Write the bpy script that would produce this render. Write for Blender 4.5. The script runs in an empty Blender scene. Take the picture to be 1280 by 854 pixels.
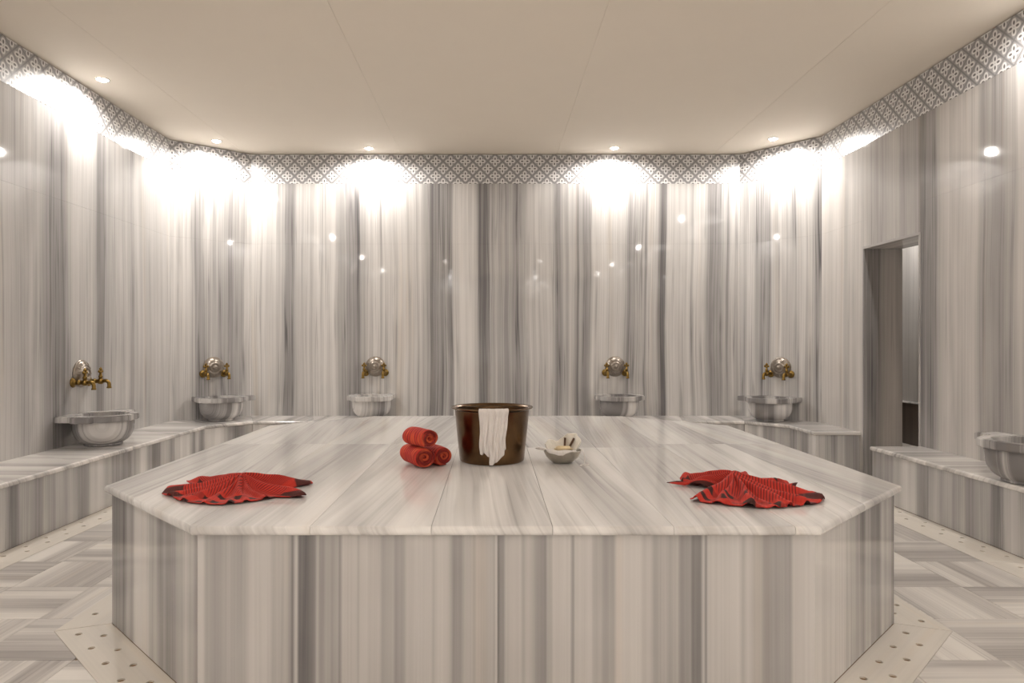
import bpy, bmesh, math, random
from mathutils import Vector, Matrix
from mathutils.geometry import tessellate_polygon

random.seed(4)
sc = bpy.context.scene
COL = sc.collection
PI = math.pi

# ------------------------------------------------------------------ camera, world, exposure
CAM_Z = 1.09
cam = bpy.data.objects.new('camera', bpy.data.cameras.new('camera'))
COL.objects.link(cam)
cam.location = (0, 0, CAM_Z)
cam.rotation_euler = (PI / 2, 0, 0)
cam.data.sensor_width = 36
cam.data.lens = 24
cam.data.shift_x = 0.01875
cam.data.shift_y = 0.0023
cam.data.clip_start = 0.02
sc.camera = cam

world = bpy.data.worlds.new('world')
sc.world = world
world.use_nodes = True
world.node_tree.nodes['Background'].inputs[0].default_value = (0.02, 0.018, 0.016, 1)
world.node_tree.nodes['Background'].inputs[1].default_value = 0.2

sc.view_settings.view_transform = 'Standard'
sc.view_settings.look = 'None'
sc.view_settings.gamma = 1
sc.view_settings.use_curve_mapping = False
sc.view_settings.exposure = 0.52
sc.cycles.use_denoising = True
sc.cycles.max_bounces = 12
sc.cycles.diffuse_bounces = 8
sc.cycles.glossy_bounces = 6
sc.cycles.sample_clamp_indirect = 6
LAMP_STRENGTH = 40.0           # the glowing lens
LAMP_POWER = 36.0              # the beam of each downlight
LAMP_COLOUR = (1.0, 0.95, 0.90)

# ------------------------------------------------------------------ helpers
def tag(o, label=None, cat=None, group=None, kind=None):
    if label: o['label'] = label
    if cat: o['category'] = cat
    if group: o['group'] = group
    if kind: o['kind'] = kind
    return o

def empty(name, loc=(0, 0, 0), rz=0, parent=None):
    o = bpy.data.objects.new(name, None)
    o.empty_display_size = 0.1
    COL.objects.link(o)
    o.location = loc
    o.rotation_euler = (0, 0, rz)
    o.parent = parent
    return o

def wpos(o):
    p = Vector((0, 0, 0))
    while o:
        p += o.location
        o = o.parent
    return p

def mk(name, bm, mat, parent=None, vein=None, smooth=False, origin=None):
    """bm in the coordinates of `parent` when origin is None, otherwise in world
    coordinates (no parent rotation) with the object's own origin put at `origin`."""
    bmesh.ops.recalc_face_normals(bm, faces=bm.faces[:])
    me = bpy.data.meshes.new(name)
    bm.to_mesh(me)
    bm.free()
    if vein:
        a = me.attributes.new('vein', 'FLOAT_VECTOR', 'POINT')
        for i, v in enumerate(me.vertices):
            a.data[i].vector = vein(v.co)
    if smooth:
        for p in me.polygons:
            p.use_smooth = True
    o = bpy.data.objects.new(name, me)
    if mat: me.materials.append(mat)
    COL.objects.link(o)
    if origin is not None:
        origin = Vector(origin)
        me.transform(Matrix.Translation(-origin))
        o.location = origin - (wpos(parent) if parent else Vector((0, 0, 0)))
    o.parent = parent
    return o

def sharp(o, ang=35):
    m = o.data
    for p in m.polygons: p.use_smooth = True
    try:
        m.set_sharp_from_angle(angle=math.radians(ang))
    except Exception:
        pass
    return o

def prism(bm, poly, z0, z1, holes=(), bev=0.0015, nose=None, nose_r=0.012, nose_seg=4):
    """Vertical prism over a 2-D polygon (counter-clockwise), optional round holes (x, y, r)."""
    loops = [[Vector((x, y, 0)) for x, y in poly]]
    for hx, hy, hr in holes:
        loops.append([Vector((hx + hr * math.cos(-a * PI / 5), hy + hr * math.sin(-a * PI / 5), 0)) for a in range(10)])
    flat = [p for l in loops for p in l]
    vb = [bm.verts.new((p.x, p.y, z0)) for p in flat]
    vt = [bm.verts.new((p.x, p.y, z1)) for p in flat]
    if holes:
        for tri in tessellate_polygon(loops):
            bm.faces.new([vt[i] for i in tri])
            bm.faces.new([vb[i] for i in reversed(tri)])
    else:
        bm.faces.new(vt)
        bm.faces.new(vb[::-1])
    k = 0
    outer = []
    for li, l in enumerate(loops):
        n = len(l)
        for i in range(n):
            a, b = k + i, k + (i + 1) % n
            f = bm.faces.new((vb[a], vb[b], vt[b], vt[a]))
            if li == 0: outer.append((vb[a], vb[b], vt[a], vt[b]))
        k += n
    if nose:
        es = []
        for i in nose:
            a, b, c, d = outer[i]
            for p, q in ((a, b), (c, d)):
                e = bm.edges.get((p, q))
                if e: es.append(e)
        # the vertical edges between two nosed sides are rounded too
        bmesh.ops.bevel(bm, geom=es, offset=nose_r, segments=nose_seg, affect='EDGES', profile=0.5)
    elif bev and not holes:
        bmesh.ops.bevel(bm, geom=bm.edges[:], offset=bev, segments=1, affect='EDGES')
    return bm

def box(bm, x0, x1, y0, y1, z0, z1, bev=0.0):
    b2 = bmesh.new()
    prism(b2, [(x0, y0), (x1, y0), (x1, y1), (x0, y1)], z0, z1, bev=bev)
    me = bpy.data.meshes.new('tmp'); b2.to_mesh(me); b2.free()
    bm.from_mesh(me); bpy.data.meshes.remove(me)
    return bm

def lathe(bm, prof, n=48, cx=0, cy=0, cz=0, axis='Z', closed=False):
    rings = []
    for r, z in prof:
        ring = []
        if r < 1e-6:
            p = (cx, cy, cz + z) if axis == 'Z' else (cx, cy - z, cz)
            ring = [bm.verts.new(p)]
        else:
            for k in range(n):
                a = 2 * PI * k / n
                if axis == 'Z':
                    p = (cx + r * math.cos(a), cy + r * math.sin(a), cz + z)
                else:                       # axis -Y: z is the distance out of the wall
                    p = (cx + r * math.cos(a), cy - z, cz + r * math.sin(a))
                ring.append(bm.verts.new(p))
        rings.append(ring)
    pairs = list(zip(rings, rings[1:])) + ([(rings[-1], rings[0])] if closed else [])
    for A, B in pairs:
        for k in range(n):
            k2 = (k + 1) % n
            if len(A) == 1 and len(B) == 1: continue
            if len(A) == 1: bm.faces.new((A[0], B[k], B[k2]))
            elif len(B) == 1: bm.faces.new((A[k], A[k2], B[0]))
            else: bm.faces.new((A[k], A[k2], B[k2], B[k]))
    return bm

def tube(bm, pts, rad, n=10, cap=True):
    pts = [Vector(p) for p in pts]
    if not hasattr(rad, '__len__'): rad = [rad] * len(pts)
    rings = []
    ref = Vector((0.13, 0.31, 0.94)).normalized()
    for i, p in enumerate(pts):
        t = (pts[min(i + 1, len(pts) - 1)] - pts[max(i - 1, 0)]).normalized()
        if abs(t.dot(ref)) > 0.95: ref = Vector((0.94, 0.1, 0.3)).normalized()
        u = (ref - t * ref.dot(t)).normalized()
        w = t.cross(u)
        ref = u
        rings.append([bm.verts.new(p + (u * math.cos(2 * PI * k / n) + w * math.sin(2 * PI * k / n)) * rad[i]) for k in range(n)])
    for A, B in zip(rings, rings[1:]):
        for k in range(n):
            bm.faces.new((A[k], A[(k + 1) % n], B[(k + 1) % n], B[k]))
    if cap:
        bm.faces.new(rings[0][::-1]); bm.faces.new(rings[-1])
    return bm

def clip_half(poly, a, b, c):
    """part of a convex polygon where a*x + b*y <= c"""
    out = []
    n = len(poly)
    for i in range(n):
        p, q = poly[i], poly[(i + 1) % n]
        dp, dq = a * p[0] + b * p[1] - c, a * q[0] + b * q[1] - c
        if dp <= 1e-9: out.append(p)
        if (dp < -1e-9 and dq > 1e-9) or (dp > 1e-9 and dq < -1e-9):
            t = dp / (dp - dq)
            out.append((p[0] + t * (q[0] - p[0]), p[1] + t * (q[1] - p[1])))
    return out

def area2(poly):
    return 0.5 * sum(poly[i][0] * poly[(i + 1) % len(poly)][1] - poly[(i + 1) % len(poly)][0] * poly[i][1] for i in range(len(poly))) if len(poly) > 2 else 0

def inset(poly, d):
    """offset of a counter-clockwise convex polygon inwards by d (negative: outwards)"""
    n = len(poly); lines = []
    for i in range(n):
        p, q = poly[i], poly[(i + 1) % n]
        dx, dy = q[0] - p[0], q[1] - p[1]
        L = math.hypot(dx, dy)
        nx, ny = -dy / L, dx / L
        lines.append((p[0] + nx * d, p[1] + ny * d, dx / L, dy / L))
    out = []
    for i in range(n):
        x1, y1, dx1, dy1 = lines[i - 1]; x2, y2, dx2, dy2 = lines[i]
        det = dx1 * dy2 - dy1 * dx2
        t = ((x2 - x1) * dy2 - (y2 - y1) * dx2) / det
        out.append((x1 + t * dx1, y1 + t * dy1))
    return out

# ------------------------------------------------------------------ materials
class NT:
    def __init__(s, name):
        s.mat = bpy.data.materials.new(name); s.mat.use_nodes = True
        s.t = s.mat.node_tree; s.bsdf = s.t.nodes['Principled BSDF']
    def n(s, typ, **kw):
        x = s.t.nodes.new(typ)
        for k, v in kw.items(): setattr(x, k, v)
        return x
    def link(s, a, b): s.t.links.new(a, b)
    def val(s, sock, v):
        if hasattr(v, 'is_output'): s.link(v, sock)
        else: sock.default_value = v
    def m(s, op, a, b=0.0, c=None, clamp=False):
        x = s.n('ShaderNodeMath', operation=op, use_clamp=clamp)
        s.val(x.inputs[0], a); s.val(x.inputs[1], b)
        if c is not None: s.val(x.inputs[2], c)
        return x.outputs[0]
    def xyz(s, a, b, c):
        x = s.n('ShaderNodeCombineXYZ')
        for i, v in enumerate((a, b, c)): s.val(x.inputs[i], v)
        return x.outputs[0]
    def noise(s, vec, detail=2.0, rough=0.5, scale=1.0):
        x = s.n('ShaderNodeTexNoise'); x.inputs['Scale'].default_value = scale
        x.inputs['Detail'].default_value = detail; x.inputs['Roughness'].default_value = rough
        if vec is not None: s.link(vec, x.inputs['Vector'])
        return x.outputs['Fac']
    def rng(s, v, a, b, c=0.0, d=1.0, smooth=False):
        x = s.n('ShaderNodeMapRange', interpolation_type='SMOOTHSTEP' if smooth else 'LINEAR')
        s.val(x.inputs[0], v)
        for i, q in enumerate((a, b, c, d)): x.inputs[i + 1].default_value = q
        return x.outputs[0]
    def mix(s, f, a, b, blend='MIX'):
        x = s.n('ShaderNodeMix', data_type='RGBA', blend_type=blend)
        s.val(x.inputs[0], f)
        for sock, v in ((x.inputs[6], a), (x.inputs[7], b)):
            if hasattr(v, 'is_output'): s.link(v, sock)
            else: sock.default_value = (*v, 1) if len(v) == 3 else v
        return x.outputs[2]
    def sep(s, vec):
        x = s.n('ShaderNodeSeparateXYZ'); s.link(vec, x.inputs[0])
        return x.outputs
    def attr(s, name):
        x = s.n('ShaderNodeAttribute', attribute_name=name)
        return x.outputs['Vector']
    def bump(s, h, strength, dist=0.002):
        x = s.n('ShaderNodeBump'); x.inputs['Strength'].default_value = strength
        x.inputs['Distance'].default_value = dist
        s.link(h, x.inputs['Height']); s.link(x.outputs[0], s.bsdf.inputs['Normal'])
    def set(s, **kw):
        for k, v in kw.items():
            sock = s.bsdf.inputs[k.replace('_', ' ')]
            if hasattr(v, 'is_output'): s.link(v, sock)
            elif hasattr(v, '__len__') and len(v) == 3: sock.default_value = (*v, 1)
            else: sock.default_value = v
        return s.mat

def plain(name, col, rough=0.5, metal=0.0, var=0.06, scale=30.0):
    t = NT(name)
    tc = t.n('ShaderNodeTexCoord').outputs['Object']
    f = t.noise(tc, 4, 0.6, scale)
    c = t.mix(f, tuple(x * (1 - var) for x in col), tuple(min(1, x * (1 + var)) for x in col))
    return t.set(Base_Color=c, Roughness=rough, Metallic=metal)

def profile(t, u, pts):
    total = None
    k = 0
    while k < len(pts) - 1:
        ch = pts[k:k + 31]
        u0, u1 = ch[0][0], ch[-1][0]
        r = t.n('ShaderNodeValToRGB')
        el = r.color_ramp.elements
        while len(el) < len(ch): el.new(0.5)
        for e, (p, v) in zip(el, ch):
            e.position = (p - u0) / (u1 - u0); e.color = (v, v, v, 1)
        for e, (p, v) in zip(el, ch):
            e.position = (p - u0) / (u1 - u0); e.color = (v, v, v, 1)
        t.link(t.rng(u, u0, u1), r.inputs[0])
        last = k + 31 >= len(pts)
        inside = t.m('LESS_THAN', u, 99.0 if last else u1)
        if k: inside = t.m('MULTIPLY', inside, t.m('GREATER_THAN', u, u0 - 1e-6))
        s = t.m('MULTIPLY', r.outputs[0], inside)
        total = s if total is None else t.m('ADD', total, s)
        k += 30
    return total

def marble(name, prof=None, light=(0.70, 0.68, 0.66), dark=(0.150, 0.144, 0.147), rand=False,
           wav=0.05, broad=0.8, mid=0.45, fine=0.35, line=0.35, rough=0.045, base=0.0, k=1.0, pw=0.88, seed=0.0, tint=(0.62, 0.54, 0.49)):
    t = NT(name)
    s = t.sep(t.attr('vein'))
    u, w, v = s[0], s[1], s[2]
    u0 = u
    if rand:
        r = t.n('ShaderNodeObjectInfo').outputs['Random']
        u = t.m('ADD', u, t.m('MULTIPLY', r, 61.0))
    if seed: u = t.m('ADD', u, seed)
    warp = t.noise(t.xyz(t.m('MULTIPLY', u, 1.1 * k), t.m('MULTIPLY', w, 1.0), t.m('MULTIPLY', v, 0.42)), 2)
    off = t.m('MULTIPLY', t.m('SUBTRACT', warp, 0.5), wav)
    off = t.m('ADD', off, t.m('MULTIPLY', w, 0.6))
    u2 = t.m('ADD', u, off)
    def nz(ku, kv, z, det):
        return t.noise(t.xyz(t.m('MULTIPLY', u2, ku * k), z, t.m('MULTIPLY', v, kv)), det, 0.55)
    b = t.rng(nz(5.0, 0.16, 1.3, 2), 0.34, 0.68, 0, 1, True)
    mi = t.m('SUBTRACT', nz(24.0, 0.22, 4.1, 3), 0.5)
    fi = t.m('SUBTRACT', nz(120.0, 0.5, 8.7, 2), 0.5)
    ln = t.m('ABSOLUTE', t.m('SUBTRACT', nz(17.0, 0.20, 12.9, 2), 0.5))
    ln = t.rng(ln, 0.0, 0.035, 1.0, 0.0, True)
    pa = t.noise(t.xyz(t.m('MULTIPLY', u2, 7.0 * k), 3.3, t.m('MULTIPLY', v, 1.3)), 3)
    ln = t.m('MULTIPLY', ln, t.rng(pa, 0.38, 0.62, 0, 1))
    d = t.m('MULTIPLY_ADD', b, broad if not prof else broad * 0.12, base)
    if prof:
        p = profile(t, t.m('ADD', u0, off), prof)
        d = t.m('ADD', d, t.m('MULTIPLY', p, pw))
    d = t.m('ADD', d, t.m('MULTIPLY', mi, mid * 2))
    d = t.m('ADD', d, t.m('MULTIPLY', fi, fine * 2))
    d = t.m('ADD', d, t.m('MULTIPLY', ln, line))
    d = t.m('ADD', d, t.m('MULTIPLY', t.m('SUBTRACT', pa, 0.5), 0.30), clamp=True)
    c = t.mix(d, light, dark)
    # a warm stain that follows some veins
    st = t.rng(nz(9.0, 0.3, 21.0, 2), 0.56, 0.72, 0, 0.45, True)
    c = t.mix(st, c, t.mix(1.0, c, tuple(min(1, x / 0.58) for x in tint), 'MULTIPLY'))
    return t.set(Base_Color=c, Roughness=rough)

BACK = [(-2.554, 0.1), (-2.482, 0.4), (-2.449, 0.1), (-2.352, 0.1), (-2.328, 0.25), (-2.296, 0.1), (-2.199, 0.12), (-2.166, 0.4), (-2.11, 0.45), (-2.094, 0.75), (-2.005, 0.7), (-1.98, 0.35), (-1.892, 0.3), (-1.859, 0.12), (-1.835, 0.4), (-1.811, 0.1), (-1.617, 0.05), (-1.576, 0.2), (-1.544, 0.62), (-1.382, 0.6), (-1.358, 0.8), (-1.334, 0.45), (-1.293, 0.4), (-1.269, 0.2), (-1.18, 0.1), (-1.156, 0.15), (-1.14, 0.55), (-1.116, 0.12), (-0.873, 0.08), (-0.857, 0.5), (-0.833, 0.12), (-0.784, 0.15), (-0.768, 0.5), (-0.744, 0.15), (-0.711, 0.35), (-0.655, 0.42), (-0.631, 0.85), (-0.59, 0.7), (-0.445, 0.62), (-0.42, 0.8), (-0.396, 0.15), (-0.202, 0.1), (-0.17, 0.3), (-0.137, 0.9), (-0.049, 0.8), (-0.024, 0.4), (0.008, 0.55), (0.032, 0.3), (0.065, 0.5), (0.097, 0.5), (0.129, 0.65), (0.194, 0.55), (0.218, 0.78), (0.299, 0.7), (0.34, 0.3), (0.388, 0.2), (0.412, 0.4), (0.445, 0.2), (0.493, 0.22), (0.525, 0.45), (0.558, 0.25), (0.598, 0.35), (0.631, 0.68), (0.687, 0.65), (0.711, 0.4), (0.752, 0.55), (0.784, 0.35), (0.825, 0.4), (0.857, 0.95), (0.881, 0.6), (0.905, 0.75), (0.978, 0.65), (1.01, 0.15), (1.14, 0.1), (1.172, 0.25), (1.204, 0.15), (1.31, 0.2), (1.35, 0.55), (1.382, 0.8), (1.407, 0.45), (1.447, 0.55), (1.504, 0.4), (1.536, 0.3), (1.552, 0.85), (1.576, 0.35), (1.665, 0.4), (1.706, 0.85), (1.746, 0.9), (1.77, 0.15), (1.989, 0.1), (2.021, 0.45), (2.045, 0.1), (2.142, 0.12), (2.183, 0.6), (2.231, 0.7), (2.288, 0.6), (2.32, 0.4), (2.377, 0.5), (2.409, 0.2), (2.449, 0.3), (2.498, 0.1)]
FRONT = [(-0.948, 0.2), (-0.883, 0.25), (-0.871, 0.55), (-0.839, 0.62), (-0.803, 0.5), (-0.776, 0.58), (-0.752, 0.45), (-0.735, 0.25), (-0.679, 0.22), (-0.67, 0.35), (-0.628, 0.33), (-0.616, 0.55), (-0.609, 0.85), (-0.602, 0.3), (-0.597, 0.2), (-0.589, 0.9), (-0.56, 0.95), (-0.541, 0.75), (-0.534, 0.35), (-0.526, 0.6), (-0.507, 0.5), (-0.488, 0.62), (-0.473, 0.55), (-0.466, 0.78), (-0.456, 0.3), (-0.415, 0.28), (-0.41, 0.4), (-0.403, 0.28), (-0.347, 0.32), (-0.337, 0.55), (-0.306, 0.5), (-0.294, 0.65), (-0.272, 0.58), (-0.262, 0.38), (-0.245, 0.4), (-0.233, 0.3), (-0.189, 0.3), (-0.182, 0.42), (-0.172, 0.28), (-0.136, 0.3), (-0.121, 0.65), (-0.097, 0.62), (-0.087, 0.4), (-0.063, 0.38), (-0.058, 0.5), (-0.049, 0.38), (-0.007, 0.42), (0.005, 0.5), (0.01, 0.15), (0.015, 0.75), (0.032, 0.72), (0.039, 0.35), (0.082, 0.3), (0.092, 0.52), (0.102, 0.35), (0.121, 0.38), (0.129, 0.58), (0.16, 0.68), (0.167, 0.4), (0.177, 0.45), (0.184, 0.22), (0.233, 0.2), (0.243, 0.7), (0.25, 0.25), (0.298, 0.25), (0.308, 0.5), (0.327, 0.45), (0.337, 0.58), (0.366, 0.52), (0.378, 0.18), (0.446, 0.15), (0.454, 0.25), (0.478, 0.2), (0.49, 0.45), (0.526, 0.42), (0.539, 0.55), (0.56, 0.45), (0.57, 0.75), (0.589, 0.7), (0.599, 0.6), (0.606, 0.88), (0.631, 0.85), (0.64, 0.3), (0.648, 0.75), (0.653, 0.28), (0.701, 0.25), (0.747, 0.27), (0.762, 0.5), (0.776, 0.3), (0.788, 0.45), (0.815, 0.45), (0.825, 0.62), (0.864, 0.58), (0.905, 0.62), (0.915, 0.28), (0.985, 0.22)]
LEFT = [(3.825, 0.4), (4.197, 0.3), (4.338, 0.4), (4.489, 0.35), (4.609, 0.5), (4.667, 0.65), (4.788, 0.7), (4.86, 0.45), (4.916, 0.3), (5.06, 0.2), (5.192, 0.3), (5.234, 0.75), (5.309, 0.65), (5.364, 0.4), (5.455, 0.42), (5.548, 0.3), (5.67, 0.3), (5.733, 0.45), (5.823, 0.25), (5.93, 0.2), (6.013, 0.38), (6.113, 0.2), (6.261, 0.25), (6.4, 0.1)]
RIGHT = [(3.577, 0.5), (3.786, 0.3), (3.936, 0.25), (3.972, 0.45), (4.059, 0.5), (4.091, 0.62), (4.164, 0.5), (4.246, 0.6), (4.288, 0.22), (4.397, 0.2), (4.45, 0.28), (4.625, 0.3), (4.683, 0.72), (4.832, 0.75), (4.868, 0.6), (5.058, 0.55), (5.098, 0.4), (5.221, 0.35), (5.264, 0.5), (5.487, 0.5), (5.582, 0.22), (5.781, 0.2), (5.846, 0.4), (5.913, 0.15), (6.301, 0.15)]
M = {}
M['wall_back'] = marble('marble_back_wall', BACK, wav=0.10, mid=0.32, fine=0.32, line=0.28, pw=0.92)
M['wall_left'] = marble('marble_left_wall', LEFT, wav=0.09, mid=0.26, fine=0.26, line=0.20, pw=1.0)
M['wall_right'] = marble('marble_right_wall', RIGHT, wav=0.09, mid=0.24, fine=0.24, line=0.15, pw=0.95, light=(0.68, 0.65, 0.62))
M['wall'] = marble('marble_wall', None, broad=0.6, seed=7.3)
M['front'] = marble('marble_platform_side', FRONT, wav=0.012, mid=0.10, fine=0.10, line=0.05, broad=0.5, pw=0.95)
M['side'] = marble('marble_side', None, broad=0.80, mid=0.22, fine=0.16, line=0.12, seed=3.7)
M['top'] = marble('marble_platform_top', None, light=(0.82, 0.805, 0.79), dark=(0.26, 0.25, 0.25), broad=0.50, mid=0.32, fine=0.18, line=0.22, wav=0.10, rough=0.13, rand=True, k=0.8)
M['bench_top'] = marble('marble_bench_top', None, light=(0.80, 0.77, 0.74), broad=0.55, mid=0.35, fine=0.2, line=0.2, rough=0.14, rand=True, wav=0.08)
M['tile'] = marble('marble_floor_tile', None, light=(0.80, 0.77, 0.73), dark=(0.20, 0.18, 0.178), broad=0.60, mid=0.4, fine=0.22, line=0.3, rough=0.28, rand=True, wav=0.05, k=0.9)
M['drain'] = marble('marble_drain_slab', None, light=(0.72, 0.68, 0.62), broad=0.06, mid=0.10, fine=0.08, line=0.0, rough=0.35, rand=True)
M['basin'] = marble('marble_basin', None, light=(0.78, 0.76, 0.74), dark=(0.22, 0.21, 0.21), broad=1.0, mid=0.35, fine=0.25, line=0.2, rough=0.14, rand=True, k=1.9, wav=0.03, base=0.16)
M['core'] = plain('mortar', (0.22, 0.19, 0.16), 0.9)
M['grout'] = plain('floor_grout', (0.24, 0.15, 0.07), 0.9)
M['ceiling'] = plain('cream_paint', (0.80, 0.735, 0.64), 0.75, var=0.02, scale=3)
M['brass'] = plain('aged_brass', (0.23, 0.145, 0.042), 0.34, 1.0, var=0.45, scale=40)
M['tin'] = plain('tinned_metal', (0.33, 0.29, 0.25), 0.36, 1.0, var=0.2, scale=60)
M['silver'] = plain('worn_silver', (0.42, 0.39, 0.34), 0.34, 1.0, var=0.15, scale=50)
M['soap'] = plain('cream_soap', (0.80, 0.66, 0.42), 0.5, var=0.05)
M['lamp_ring'] = plain('white_enamel', (0.8, 0.78, 0.74), 0.4)
M['hole'] = plain('drain_hole_dirt', (0.16, 0.10, 0.04), 0.9)
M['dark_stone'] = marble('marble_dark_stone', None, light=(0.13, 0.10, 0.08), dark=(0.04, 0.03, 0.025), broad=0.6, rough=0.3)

def lamp_material():
    t = NT('downlight_lens')
    return t.set(Base_Color=(1, 1, 1), Emission_Color=LAMP_COLOUR, Emission_Strength=LAMP_STRENGTH)
M['lens'] = lamp_material()

def border_material():
    t = NT('patterned_tile_glaze')
    s = t.sep(t.attr('vein'))
    u, v = t.m('DIVIDE', s[0], 0.15), t.m('DIVIDE', s[2], 0.15)
    def cell(o):
        a = t.m('ABSOLUTE', t.m('SUBTRACT', t.m('FRACT', t.m('ADD', u, o + 40.0)), 0.5))
        b = t.m('ABSOLUTE', t.m('SUBTRACT', t.m('FRACT', t.m('ADD', v, o + 40.0)), 0.5))
        return a, b
    a1, b1 = cell(0.5)
    a2, b2 = cell(0.0)
    first = t.m('LESS_THAN', t.m('ADD', a1, b1), 0.5)
    def pick(p, q):
        return t.m('ADD', t.m('MULTIPLY', p, first), t.m('MULTIPLY', q, t.m('SUBTRACT', 1.0, first)))
    a, b = pick(a1, a2), pick(b1, b2)
    m_, n_ = t.m('MAXIMUM', a, b), t.m('MINIMUM', a, b)
    def ell(c, ra, rb):
        x = t.m('DIVIDE', t.m('SUBTRACT', m_, c), ra)
        y = t.m('DIVIDE', n_, rb)
        return t.m('SQRT', t.m('ADD', t.m('MULTIPLY', x, x), t.m('MULTIPLY', y, y)))
    petal = t.rng(ell(0.185, 0.165, 0.125), 0.92, 1.08, 1, 0)
    eye = t.rng(ell(0.175, 0.085, 0.05), 0.85, 1.15, 1, 0)
    l1 = t.m('ADD', a, b)
    lat = t.rng(l1, 0.445, 0.46, 0, 1)
    rim = t.m('MULTIPLY', t.rng(l1, 0.40, 0.415, 0, 1), t.rng(l1, 0.43, 0.445, 1, 0))
    c = t.mix(petal, (0.31, 0.305, 0.31), (0.72, 0.71, 0.70))
    c = t.mix(eye, c, (0.13, 0.125, 0.125))
    c = t.mix(t.m('MULTIPLY', rim, 0.25), c, (0.62, 0.6, 0.57))
    c = t.mix(lat, c, (0.225, 0.22, 0.225))
    return t.set(Base_Color=c, Roughness=0.30)
M['border'] = border_material()

# ------------------------------------------------------------------ the room: plan
XL, XR = -3.03, 3.035
YB = 6.898
CL, CR = 6.40, 6.302                 # where the left / right wall turns into its corner wall
BLx, BRx = -2.441, 2.498             # where the corner walls meet the back wall
YF = -5.70                           # wall behind the camera
Z_CEIL = 3.01
Z_BAND = 2.71                        # lower edge of the patterned border
Z_BENCH = 0.364
DOOR0, DOOR1, DOOR_TOP = 4.843, 5.594, 1.885
ROW = 2.10                           # horizontal joint between the panel rows
TH = 0.02

def wall_run(name, p0, p1, cols, mat, ucoord, openings=(), thick=0.20):
    """Wall from p0 to p1 (room on the left of that direction); cols are the panel joints as distances along it."""
    p0, p1 = Vector(p0), Vector(p1)
    L = (p1 - p0).length
    t = (p1 - p0) / L
    n = Vector((-t.y, t.x))           # into the room
    mid = (p0 + p1) / 2
    def quad(bm, s0, s1, d0, d1, z0, z1, bev):
        a, b = p0 + t * s0 + n * d0, p0 + t * s1 + n * d0
        c, d = p0 + t * s1 + n * d1, p0 + t * s0 + n * d1
        return prism(bm, [tuple(a), tuple(b), tuple(c), tuple(d)], z0, z1, bev=bev)
    core = bmesh.new()
    edges = [0] + [e for o in openings for e in o[:2]] + [L]
    for i in range(len(edges) - 1):
        z0 = 0.0
        for o in openings:
            if abs(edges[i] - o[0]) < 1e-6: z0 = o[2]
        b2 = bmesh.new()
        quad(b2, edges[i], edges[i + 1], -thick, -TH - 0.002, z0, Z_CEIL, 0)
        me = bpy.data.meshes.new('tmp'); b2.to_mesh(me); b2.free(); core.from_mesh(me); bpy.data.meshes.remove(me)
    w = mk(name, core, M['core'], None, origin=(mid.x, mid.y, 0))
    tag(w, kind='structure')
    g = 0.00025
    for i in range(len(cols) - 1):
        s0, s1 = cols[i], cols[i + 1]
        z0 = 0.0
        for o in openings:
            if s0 > o[0] - 1e-6 and s1 < o[1] + 1e-6: z0 = o[2]
        rows = [(z0, ROW), (ROW, Z_BAND)] if z0 < ROW - 0.25 else [(z0, Z_BAND)]
        for a, b in rows:
            bm = bmesh.new()
            quad(bm, s0 + g, s1 - g, -TH, 0, a + g, b - g, 0.0004)
            c = p0 + t * (s0 + s1) / 2
            mk('marble_panel', bm, mat, w, vein=lambda co: (ucoord(co), n.x * (co.x - p0.x) + n.y * (co.y - p0.y), co.z), origin=(c.x, c.y, a))
    # patterned border, tiles of 0.3 m
    nt = max(1, round(L / 0.30))
    x = 0.0
    while x < L - 0.005:
        x1 = min(x + 0.30, L)
        bm = bmesh.new()
        quad(bm, x + g, x1 - g, -TH, 0.0005, Z_BAND + g, Z_CEIL - 0.008, 0.0008)
        c = p0 + t * (x + x1) / 2
        x0 = x
        mk('border_tile', bm, M['border'], w, vein=lambda co: ((Vector((co.x, co.y)) - p0).dot(t), 0, co.z - Z_BAND), origin=(c.x, c.y, Z_BAND))
        x = x1
    return w

def even(L, n): return [L * i / n for i in range(n + 1)]

# walls run so that the room is on their left
wall_run('wall_back', (BRx, YB), (BLx, YB), even(BRx - BLx, 8), M['wall_back'], lambda c: c.x)
wall_run('wall_left', (XL, CL), (XL, YF), even(CL - YF, 19), M['wall_left'], lambda c: c.y)
cl = math.hypot(BLx - XL, YB - CL)
wall_run('wall_back_left', (BLx, YB), (XL, CL), even(cl, 1), M['wall'], lambda c: (c.x - XL) * 0.76 + (c.y - CL) * 0.65 + 3.1)
cr = math.hypot(XR - BRx, YB - CR)
wall_run('wall_back_right', (XR, CR), (BRx, YB), even(cr, 1), M['wall'], lambda c: (c.x - BRx) * 0.67 - (c.y - YB) * 0.74 + 8.3)
rc = [0] + [DOOR0 - YF - (DOOR0 - YF) * (17 - i) / 17 for i in range(1, 17)] + [DOOR0 - YF, DOOR1 - YF, CR - YF]
wall_run('wall_right', (XR, YF), (XR, CR), rc, M['wall_right'], lambda c: c.y, openings=[(DOOR0 - YF, DOOR1 - YF, DOOR_TOP)], thick=0.31)
wall_run('wall_front', (XL, YF), (XR, YF), even(XR - XL, 9), M['wall'], lambda c: c.x)

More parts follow.
